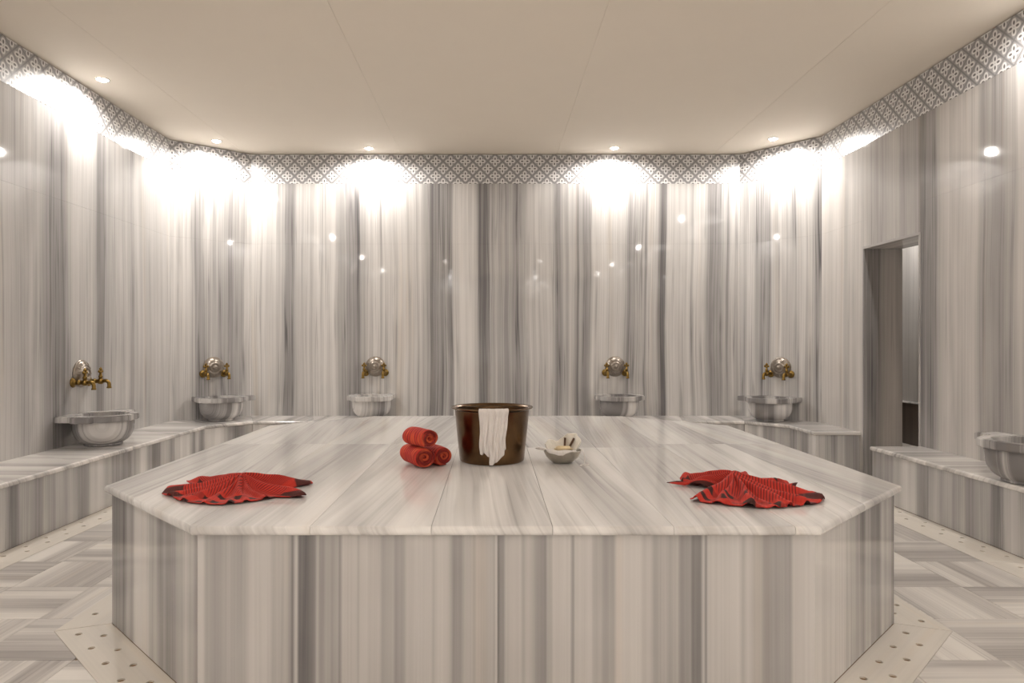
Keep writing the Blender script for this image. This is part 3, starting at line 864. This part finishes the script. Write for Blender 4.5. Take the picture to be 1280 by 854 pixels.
# ------------------------------------------------------------------ white cloth over the rim
def cloth_white():
    t = NT('white_gauze')
    s = t.sep(t.attr('vein'))
    h = t.noise(t.xyz(t.m('MULTIPLY', s[0], 260.0), 0.0, t.m('MULTIPLY', s[2], 24.0)), 3)
    t.bump(h, 0.9, 0.004)
    c = t.mix(h, (0.62, 0.58, 0.55), (0.84, 0.81, 0.79))
    return t.set(Base_Color=c, Roughness=0.9)
M['gauze'] = cloth_white()
def rim_cloth():
    rnd = random.Random(5)
    NX, NY = 40, 70
    bm = bmesh.new()
    # section of the path over the rim: (radius from the bucket axis, height above the platform)
    path = [(0.1655, 0.165), (0.1690, 0.20), (0.1695, 0.236), (0.1705, 0.2520), (0.1800, 0.2570), (0.1900, 0.2600), (0.1965, 0.2570), (0.1985, 0.2500), (0.1960, 0.2420), (0.1880, 0.225), (0.1840, 0.20), (0.1800, 0.16), (0.1740, 0.10), (0.1680, 0.045), (0.1640, 0.006)]
    cum = [0]
    for p, q in zip(path, path[1:]): cum.append(cum[-1] + math.dist(p, q))
    def at(s):
        for k in range(len(cum) - 1):
            if s <= cum[k + 1] or k == len(cum) - 2:
                f = (s - cum[k]) / (cum[k + 1] - cum[k])
                return tuple(path[k][i] + f * (path[k + 1][i] - path[k][i]) for i in (0, 1))
    A0, A1 = -0.052, 0.068          # left and right side of the strip, metres along the bucket
    def length(u):
        # ragged lower hem: left corner short, a tail that reaches the marble right of its middle
        f = [(0.0, 0.865), (0.10, 0.875), (0.15, 0.83), (0.28, 0.885), (0.36, 0.905), (0.385, 1.0), (0.50, 1.0), (0.75, 0.945), (0.92, 0.87), (1.0, 0.80)]
        for k in range(len(f) - 1):
            if u <= f[k + 1][0]:
                w = (u - f[k][0]) / (f[k + 1][0] - f[k][0])
                return f[k][1] + w * (f[k + 1][1] - f[k][1])
        return f[-1][1]
    grid = []
    for i in range(NX + 1):
        u = i / NX
        col = []
        for j in range(NY + 1):
            v = j / NY
            s = v * length(u) * cum[-1]
            r, z = at(s)
            drop = max(0, (0.25 - z) / 0.25) if s > 0.12 else 0
            x = A0 + (A1 - A0) * u
            x = x * (1 - 0.10 * drop) + 0.006 * math.sin(7 * drop + 2.0 * u) * drop - 0.004 * drop
            if drop > 0.80: x += -0.010 * (drop - 0.80) / 0.2
            fold = 0.0026 * math.sin(u * 31 + 2.0 * math.sin(drop * 4)) + 0.0022 * math.sin(u * 53 + 5 * drop) + 0.0016 * math.sin(u * 17 + 13 * drop)
            rr = r + 0.0030 + (fold * 1.6 + 0.005) * (0.5 + 0.5 * min(1, drop * 3)) + 0.006 * drop * (1 - drop)
            a = -PI / 2 + x / 0.18
            col.append(bm.verts.new((rr * math.cos(a), rr * math.sin(a), max(z, 0.004))))
        grid.append(col)
    for i in range(NX):
        for j in range(NY):
            bm.faces.new((grid[i][j], grid[i + 1][j], grid[i + 1][j + 1], grid[i][j + 1]))
    me_v = {}
    o = mk('white_cloth', bm, M['gauze'], None, vein=lambda c: (math.atan2(c.y, c.x) * 0.18, 0, c.z), smooth=True)
    o.location = (BXc, BYc, ZP + 0.0005)
    sm = o.modifiers.new('thickness', 'SOLIDIFY'); sm.thickness = 0.0016; sm.offset = 1
    tag(o, 'crinkled white gauze cloth hanging over the front rim of the bronze bucket', 'cloth')
rim_cloth()

# ------------------------------------------------------------------ red towels
def towel_mat(name, rolled=False):
    t = NT(name)
    s = t.sep(t.attr('vein'))
    u, v = s[0], s[2]
    P = 0.0190 if rolled else 0.0108
    ph = t.m('FRACT', t.m('ADD', t.m('DIVIDE', u, P), 60.0))
    rib = t.m('ABSOLUTE', t.m('SUBTRACT', t.m('MULTIPLY', ph, 2.0), 1.0))        # 0 in the middle of a rib, 1 between ribs
    n = t.noise(t.xyz(t.m('MULTIPLY', u, 60.0), 0.0, t.m('MULTIPLY', v, 60.0)), 3)
    red = t.mix(n, (0.40, 0.018, 0.011), (0.60, 0.040, 0.020))
    if rolled:
        c = t.mix(t.rng(rib, 0.45, 0.95, 0, 0.85, True), red, (0.14, 0.008, 0.006))
        o = t.rng(t.noise(t.xyz(t.m('MULTIPLY', u, 26.0), 5.0, t.m('MULTIPLY', v, 8.0)), 2), 0.5, 0.62, 0, 0.5)
        c = t.mix(o, c, (0.80, 0.13, 0.04))
    else:
        c = t.mix(t.rng(rib, 0.45, 0.80, 0, 0.85, True), red, (0.10, 0.010, 0.008))
        # plain red field with dark bars towards the two ends of the cloth
        e = t.m('ABSOLUTE', v)
        endz = t.rng(e, 0.150, 0.165, 0, 1)
        bar = t.rng(t.m('ABSOLUTE', t.m('SUBTRACT', t.m('FRACT', t.m('DIVIDE', e, 0.062)), 0.5)), 0.27, 0.31, 0, 1)
        bar2 = t.rng(t.m('ABSOLUTE', t.m('SUBTRACT', t.m('FRACT', t.m('ADD', t.m('DIVIDE', u, 0.085), 40.0)), 0.5)), 0.24, 0.28, 0, 1)
        ends = t.mix(t.m('MULTIPLY', bar, t.m('MULTIPLY_ADD', bar2, 0.6, 0.35)), red, (0.022, 0.010, 0.008))
        c = t.mix(endz, c, ends)
        ue = t.rng(t.m('ABSOLUTE', u), 0.232, 0.240, 0, 1)
        bar3 = t.m('MULTIPLY', t.rng(t.m('ABSOLUTE', t.m('SUBTRACT', t.m('FRACT', t.m('ADD', t.m('DIVIDE', v, 0.07), 40.2)), 0.5)), 0.2, 0.26, 0, 1), 0.9)
        c = t.mix(ue, c, t.mix(bar3, red, (0.03, 0.012, 0.01)))
    t.bump(t.m('SUBTRACT', 1.0, rib), 0.7 if rolled else 0.45, 0.002)
    return t.set(Base_Color=c, Roughness=0.85)
M['towel'] = towel_mat('red_striped_towel')
M['towel_roll'] = towel_mat('red_ribbed_towel', True)

def crumpled(name, at, outline, ridges, H, label, rot=0.0, seed=1, sheet=(0.34, 0.27), hem_h=0.009, hem_n=19):
    """A towel dropped from its middle: a peak with folds running out to the points of its hem."""
    rnd = random.Random(seed)
    pol = sorted((math.atan2(y, x), math.hypot(x, y)) for x, y in outline)
    def R(a):
        a = (a + PI) % (2 * PI) - PI
        for k in range(len(pol)):
            a0, r0 = pol[k - 1]; a1, r1 = pol[k]
            if k == 0: a0 -= 2 * PI
            if a0 <= a <= a1:
                f = (a - a0) / max(1e-6, a1 - a0)
                return r0 + (r1 - r0) * f
        a0, r0 = pol[-1]; a1, r1 = pol[0][0] + 2 * PI, pol[0][1]
        f = (a - a0) / max(1e-6, a1 - a0)
        return r0 + (r1 - r0) * f
    NA, NR = 300, 44
    ph = [rnd.random() * 6.28 for _ in range(6)]
    bm = bmesh.new()
    tip = bm.verts.new((0, 0, H))
    rows = []
    uvs = {}
    for j in range(1, NR + 1):
        s = j / NR
        row = []
        for i in range(NA):
            a = 2 * PI * i / NA
            wob = 0.05 * math.sin(3 * s * 2.2 + ph[0] + 2 * a) * s
            aa = a + wob
            rad = R(a) * s
            base = H * (1 - s) ** 2.3
            f = 0.0
            for ra, rw, rh, pk in ridges:
                d = (aa - math.radians(ra) + PI) % (2 * PI) - PI
                d += 0.10 * math.sin(4 * s + ra)
                w_ = math.radians(rw) * 0.80 / max(0.22, s) ** 0.45
                prof_ = math.exp(-(abs(d) / w_ * 1.12) ** 1.7)
                f += rh * prof_ * (s ** 0.6) * (1 - s) ** pk * (1 + pk) ** 0.6
            fl = 0.0040 * math.sin(17 * aa + ph[1] + 5 * s) * s + 0.0028 * math.sin(31 * aa + ph[2] - 6 * s) * s * s + 0.003 * math.sin(24 * s + 5 * math.sin(3 * a + ph[4])) * s * (1 - s)
            hem = hem_h * max(0, math.sin(hem_n * a + ph[3] + 1.5 * math.sin(5 * a))) ** 0.8 * s ** 2.2
            z = max(0.0022 + 0.002 * s, base + f + fl + hem)
            v = bm.verts.new((rad * math.cos(a), rad * math.sin(a), z))
            row.append(v)
            uvs[v] = (sheet[0] * s * math.cos(a), sheet[1] * s * math.sin(a))
        rows.append(row)
    uvs[tip] = (0, 0)
    for i in range(NA):
        bm.faces.new((tip, rows[0][i], rows[0][(i + 1) % NA]))
    for A, B in zip(rows, rows[1:]):
        for i in range(NA):
            bm.faces.new((A[i], B[i], B[(i + 1) % NA], A[(i + 1) % NA]))
    bm.verts.index_update()
    table = [None] * len(bm.verts)
    c, sn = math.cos(rot), math.sin(rot)
    for v, (p, q) in uvs.items(): table[v.index] = (p * c - q * sn, 0, p * sn + q * c)
    o = mk(name, bm, M['towel'], None, smooth=True)
    att = o.data.attributes.new('vein', 'FLOAT_VECTOR', 'POINT')
    for i, t_ in enumerate(table): att.data[i].vector = t_
    o.location = (at[0], at[1], ZP + 0.0005)
    sm = o.modifiers.new('thickness', 'SOLIDIFY'); sm.thickness = 0.0025; sm.offset = 1
    return tag(o, label, 'towel', 'red striped towels on the platform')

L_OUT = [(-0.269, -0.067), (-0.204, -0.118), (-0.074, -0.215), (0.003, -0.235), (0.09, -0.192), (0.164, -0.118), (0.272, -0.118), (0.218, -0.04), (0.137, 0.015), (0.19, 0.057), (0.233, 0.117), (0.181, 0.179), (0.119, 0.195), (0.043, 0.211), (-0.092, 0.227), (-0.203, 0.195), (-0.205, 0.140), (-0.282, 0.163), (-0.232, 0.102), (-0.224, 0.029), (-0.272, 0.015)]
crumpled('striped_towel', (-0.936, 2.55), L_OUT,
         [(192, 10, 0.042, 0.5), (212, 6, 0.026, 0.6), (236, 7, 0.034, 0.7), (262, 6, 0.024, 0.7), (284, 6, 0.034, 0.8), (308, 6, 0.022, 0.7), (334, 8, 0.040, 0.5), (30, 9, 0.050, 0.5), (62, 9, 0.046, 0.7), (100, 10, 0.040, 0.7), (148, 9, 0.046, 0.5), (170, 6, 0.022, 0.6)],
         0.062, 'crumpled red striped towel lying flat on the left side of the platform', rot=0.1, seed=3)
R_OUT = [(-0.218, 0.122), (-0.139, 0.092), (-0.067, 0.043), (-0.045, 0.010), (-0.114, -0.077), (-0.207, -0.165), (-0.171, -0.213), (-0.136, -0.237), (-0.071, -0.265), (0.009, -0.293), (0.112, -0.271), (0.244, -0.202), (0.286, -0.116), (0.235, -0.060), (0.120, -0.012), (0.261, 0.033), (0.24, 0.107), (0.203, 0.169), (0.151, 0.201), (0.07, 0.201), (0.011, 0.217), (-0.068, 0.225), (-0.14, 0.201)]
crumpled('striped_towel', (0.897, 2.56), R_OUT,
         [(152, 7, 0.042, 0.45), (122, 8, 0.062, 0.6), (88, 8, 0.052, 0.6), (52, 8, 0.054, 0.5), (22, 7, 0.040, 0.5), (352, 6, 0.022, 0.5), (330, 7, 0.044, 0.4), (306, 6, 0.036, 0.35), (286, 5, 0.036, 0.3), (268, 4, 0.042, 0.3), (250, 4.5, 0.036, 0.35), (231, 6, 0.036, 0.5), (217, 5, 0.020, 0.5)],
         0.066, 'crumpled red striped towel with dark bars on the right side of the platform', rot=0.5, seed=8, hem_h=0.017, hem_n=23)

def towel_roll(front, axis, r, L, z, label, seed, turns=4.2, tilt=0.0):
    rnd = random.Random(seed)
    ax = Vector((axis[0], axis[1], tilt)).normalized()
    side = Vector((-ax.y, ax.x, 0)).normalized()
    up = ax.cross(side)
    if up.z < 0: up = -up
    th = r / turns * 0.74
    N = 150
    NL = 12
    bm = bmesh.new()
    table = []
    rows = []
    p1, p2 = rnd.random() * 6, rnd.random() * 6
    for i in range(N + 1):
        f = i / N
        a = f * turns * 2 * PI + p1
        rr = 0.004 + (r - th * 0.55 - 0.004) * f
        arc = f * f * turns * PI * r
        row = []
        for j in range(NL + 1):
            q = j / NL
            e = min(q, 1 - q)
            squash = 1 - 0.09 * math.exp(-e / 0.05) + 0.020 * math.sin(q * 9 + p2) * f + 0.018 * math.sin(a * 3 + q * 5)
            x = math.cos(a) * rr * squash * 1.05
            y = math.sin(a) * rr * squash * 0.96
            end = (0.010 * math.sin(a * 1.3 + p1) + 0.012 * (1 - f)) * (1 if j == NL else (-1 if j == 0 else 0)) * 0.6
            p = side * x + up * y + ax * (-L * q + (0.004 * math.sin(a * 1.7 + p2) * (0.5 - q) * 2) - (0.012 * (1 - f) * (0.5 - q)))
            row.append(bm.verts.new(p))
            table.append((L * q + 0.0, 0, arc))
        rows.append(row)
    for A, B in zip(rows, rows[1:]):
        for j in range(NL):
            bm.faces.new((A[j], B[j], B[j + 1], A[j + 1]))
    o = mk('rolled_towel', bm, M['towel_roll'], None, smooth=True)
    att = o.data.attributes.new('vein', 'FLOAT_VECTOR', 'POINT')
    for i, t_ in enumerate(table): att.data[i].vector = t_
    o.location = (front[0], front[1], ZP + z)
    sm = o.modifiers.new('thickness', 'SOLIDIFY'); sm.thickness = th; sm.offset = 0
    return tag(o, label, 'towel', 'rolled red towels beside the bucket')
towel_roll((-0.297, 2.995), (0.50, -0.866), 0.051, 0.185, 0.0505, 'rolled red ribbed towel, lower left of the stack of three', 2)
towel_roll((-0.218, 3.060), (0.50, -0.866), 0.047, 0.170, 0.0465, 'rolled red towel, lower right of the stack, next to the bucket', 5)
towel_roll((-0.275, 3.000), (0.62, -0.78), 0.046, 0.165, 0.1325, 'rolled red towel on top of the stack of three', 9)

# ------------------------------------------------------------------ metal bowl with soap and cloths
CX, CY = 0.322, 3.165
Z0 = ZP + 0.0005
bowl = tag(empty('metal_bowl', (CX, CY, Z0)), 'small silvery metal bowl holding soap and cloths, right of the bucket', 'bowl')
bm = bmesh.new()
lathe(bm, [(0.0, 0.0), (0.040, 0.0), (0.046, 0.003), (0.060, 0.013), (0.074, 0.028), (0.083, 0.044), (0.087, 0.056), (0.0845, 0.056), (0.080, 0.044), (0.071, 0.030), (0.057, 0.016), (0.042, 0.006), (0.0, 0.005)], 44)
o = mk('bowl_body', bm, M['silver'], bowl); sharp(o, 50)
bm = bmesh.new()
lathe(bm, [(0.0845, 0.0562), (0.0875, 0.0562), (0.0895, 0.0578), (0.0885, 0.0598), (0.0850, 0.0595)], 44, closed=True)
mk('bowl_rim', bm, M['silver'], bowl, smooth=True)
# cream soap
bm = bmesh.new(); box(bm, -0.038, 0.038, -0.026, 0.026, 0, 0.026)
bmesh.ops.bevel(bm, geom=bm.edges[:], offset=0.009, segments=3, affect='EDGES')
s_ = mk('soap_bar', bm, M['soap'], smooth=True)
s_.location = (CX + 0.004, CY - 0.004, Z0 + 0.049); s_.rotation_euler = (-0.25, 0.08, 0.3)
tag(s_, 'cream soap bar lying on top in the metal bowl', 'soap')

def linen_mat():
    t = NT('cream_linen')
    tc = t.n('ShaderNodeTexCoord').outputs['Object']
    h = t.noise(tc, 4, 0.6, 90.0)
    t.bump(h, 0.4, 0.002)
    return t.set(Base_Color=t.mix(h, (0.72, 0.68, 0.60), (0.86, 0.83, 0.77)), Roughness=0.9)
M['linen'] = linen_mat()
M['brown_stripe'] = plain('brown_weave', (0.10, 0.055, 0.035), 0.9, var=0.4, scale=200)

def sheet(name, f, nu, nv, mat, thick, label, cat, loc):
    bm = bmesh.new()
    g_ = [[bm.verts.new(f(i / nu, j / nv)) for j in range(nv + 1)] for i in range(nu + 1)]
    for i in range(nu):
        for j in range(nv):
            bm.faces.new((g_[i][j], g_[i + 1][j], g_[i + 1][j + 1], g_[i][j + 1]))
    o = mk(name, bm, mat, None, vein=lambda c: (c.x, 0, c.z + c.y), smooth=True)
    o.location = loc
    m = o.modifiers.new('thickness', 'SOLIDIFY'); m.thickness = thick; m.offset = 1
    return tag(o, label, cat) if label else o
# lip of white cloth folded over the front left of the bowl rim
def lip(u, v):
    a = math.radians(176 + 128 * u)
    prof_ = [(0.040, 0.046), (0.062, 0.056), (0.080, 0.0645), (0.0915, 0.0655), (0.0965, 0.0615), (0.0955, 0.055), (0.0935, 0.045)]
    n = len(prof_) - 1
    drape = 0.62 + 0.38 * math.sin(PI * min(1, max(0, (u - 0.30) / 0.62))) + 0.05 * math.sin(21 * u)
    if u < 0.25: drape = 0.70 + 0.1 * u
    q = v * n * min(1, drape)
    k = min(n - 1, int(q)); w = q - k
    r = prof_[k][0] + w * (prof_[k + 1][0] - prof_[k][0])
    z = prof_[k][1] + w * (prof_[k + 1][1] - prof_[k][1])
    r += 0.004 * math.sin(13 * u + 2) * v
    if u < 0.22: r += 0.022 * (1 - u / 0.22) * v
    z += 0.003 * math.sin(17 * u + 1) * (1 - v) + 0.0015
    return (r * math.cos(a), r * math.sin(a), z)
sheet('wash_cloth', lip, 44, 20, M['gauze'], 0.0025, 'white wash cloth lapping over the front rim of the metal bowl', 'cloth', (CX, CY, Z0))
# folded cloth standing up at the back of the bowl
def fold(u, v):
    a = math.radians(165 - 175 * u)
    top = 0.052 + 0.014 * math.sin(PI * min(1, u * 2.6)) * (u < 0.385) + (0.046 * min(1, max(0, (u - 0.34) / 0.22)) * (1 - 0.75 * max(0, (u - 0.78) / 0.22)))
    r = 0.046 + 0.034 * v ** 0.8 + 0.004 * math.sin(25 * u + 3 * v)
    return (r * math.cos(a), r * math.sin(a), 0.042 + (top + 0.018 - 0.042 + 0.012) * v + 0.003 * math.sin(9 * u))
fc = empty('folded_cloth', (CX, CY, Z0))
tag(fc, 'cream cloth with two brown stripes standing up at the back of the bowl', 'cloth')
o = sheet('cloth_sheet', fold, 50, 16, M['linen'], 0.004, None, None, (0, 0, 0)); o.parent = fc
for (x0, z0, x1, z1, yy) in ((0.014, 0.062, 0.018, 0.108, 0.030), (0.034, 0.062, 0.060, 0.106, 0.026)):
    bm = bmesh.new()
    d = Vector((x1 - x0, 0.018, z1 - z0)).normalized()
    sd = Vector((d.z, 0, -d.x)).normalized()
    p0, p1 = Vector((x0, yy, z0)), Vector((x1, yy + 0.018, z1))
    nn = d.cross(sd)
    vs = []
    for p in (p0, p1):
        for a, b in ((-1, -1), (1, -1), (1, 1), (-1, 1)):
            vs.append(bm.verts.new(p + sd * a * 0.0048 + nn * b * 0.0022))
    for q in ((0, 1, 2, 3), (7, 6, 5, 4), (0, 4, 5, 1), (1, 5, 6, 2), (2, 6, 7, 3), (3, 7, 4, 0)):
        bm.faces.new([vs[k] for k in q])
    bmesh.ops.bevel(bm, geom=bm.edges[:], offset=0.0008, segments=1, affect='EDGES')
    b_ = mk('brown_stripe', bm, M['brown_stripe'], fc); b_['label'] = 'dark brown woven stripe'
# thin cord trailing from the bowl onto the marble
bm = bmesh.new()
pts = []
for k in range(25):
    f = k / 24
    if f < 0.45:
        a = f / 0.45
        pts.append((0.092 + 0.006 * math.sin(a * PI) + 0.002 * a, -0.02 - 0.035 * a, 0.060 * (1 - a) ** 1.3 + 0.0025))
    else:
        a = (f - 0.45) / 0.55
        pts.append((0.094 - 0.035 * math.sin(a * PI) + 0.020 * a, -0.055 - 0.05 * math.sin(a * PI * 0.9), 0.0025))
tube(bm, pts, 0.0018, 8)
o = mk('cord', bm, M['gauze'], None, vein=lambda c: (c.x, 0, c.y), smooth=True); o.location = (CX, CY, Z0)
tag(o, 'thin white cord trailing from the metal bowl onto the marble', 'cord')
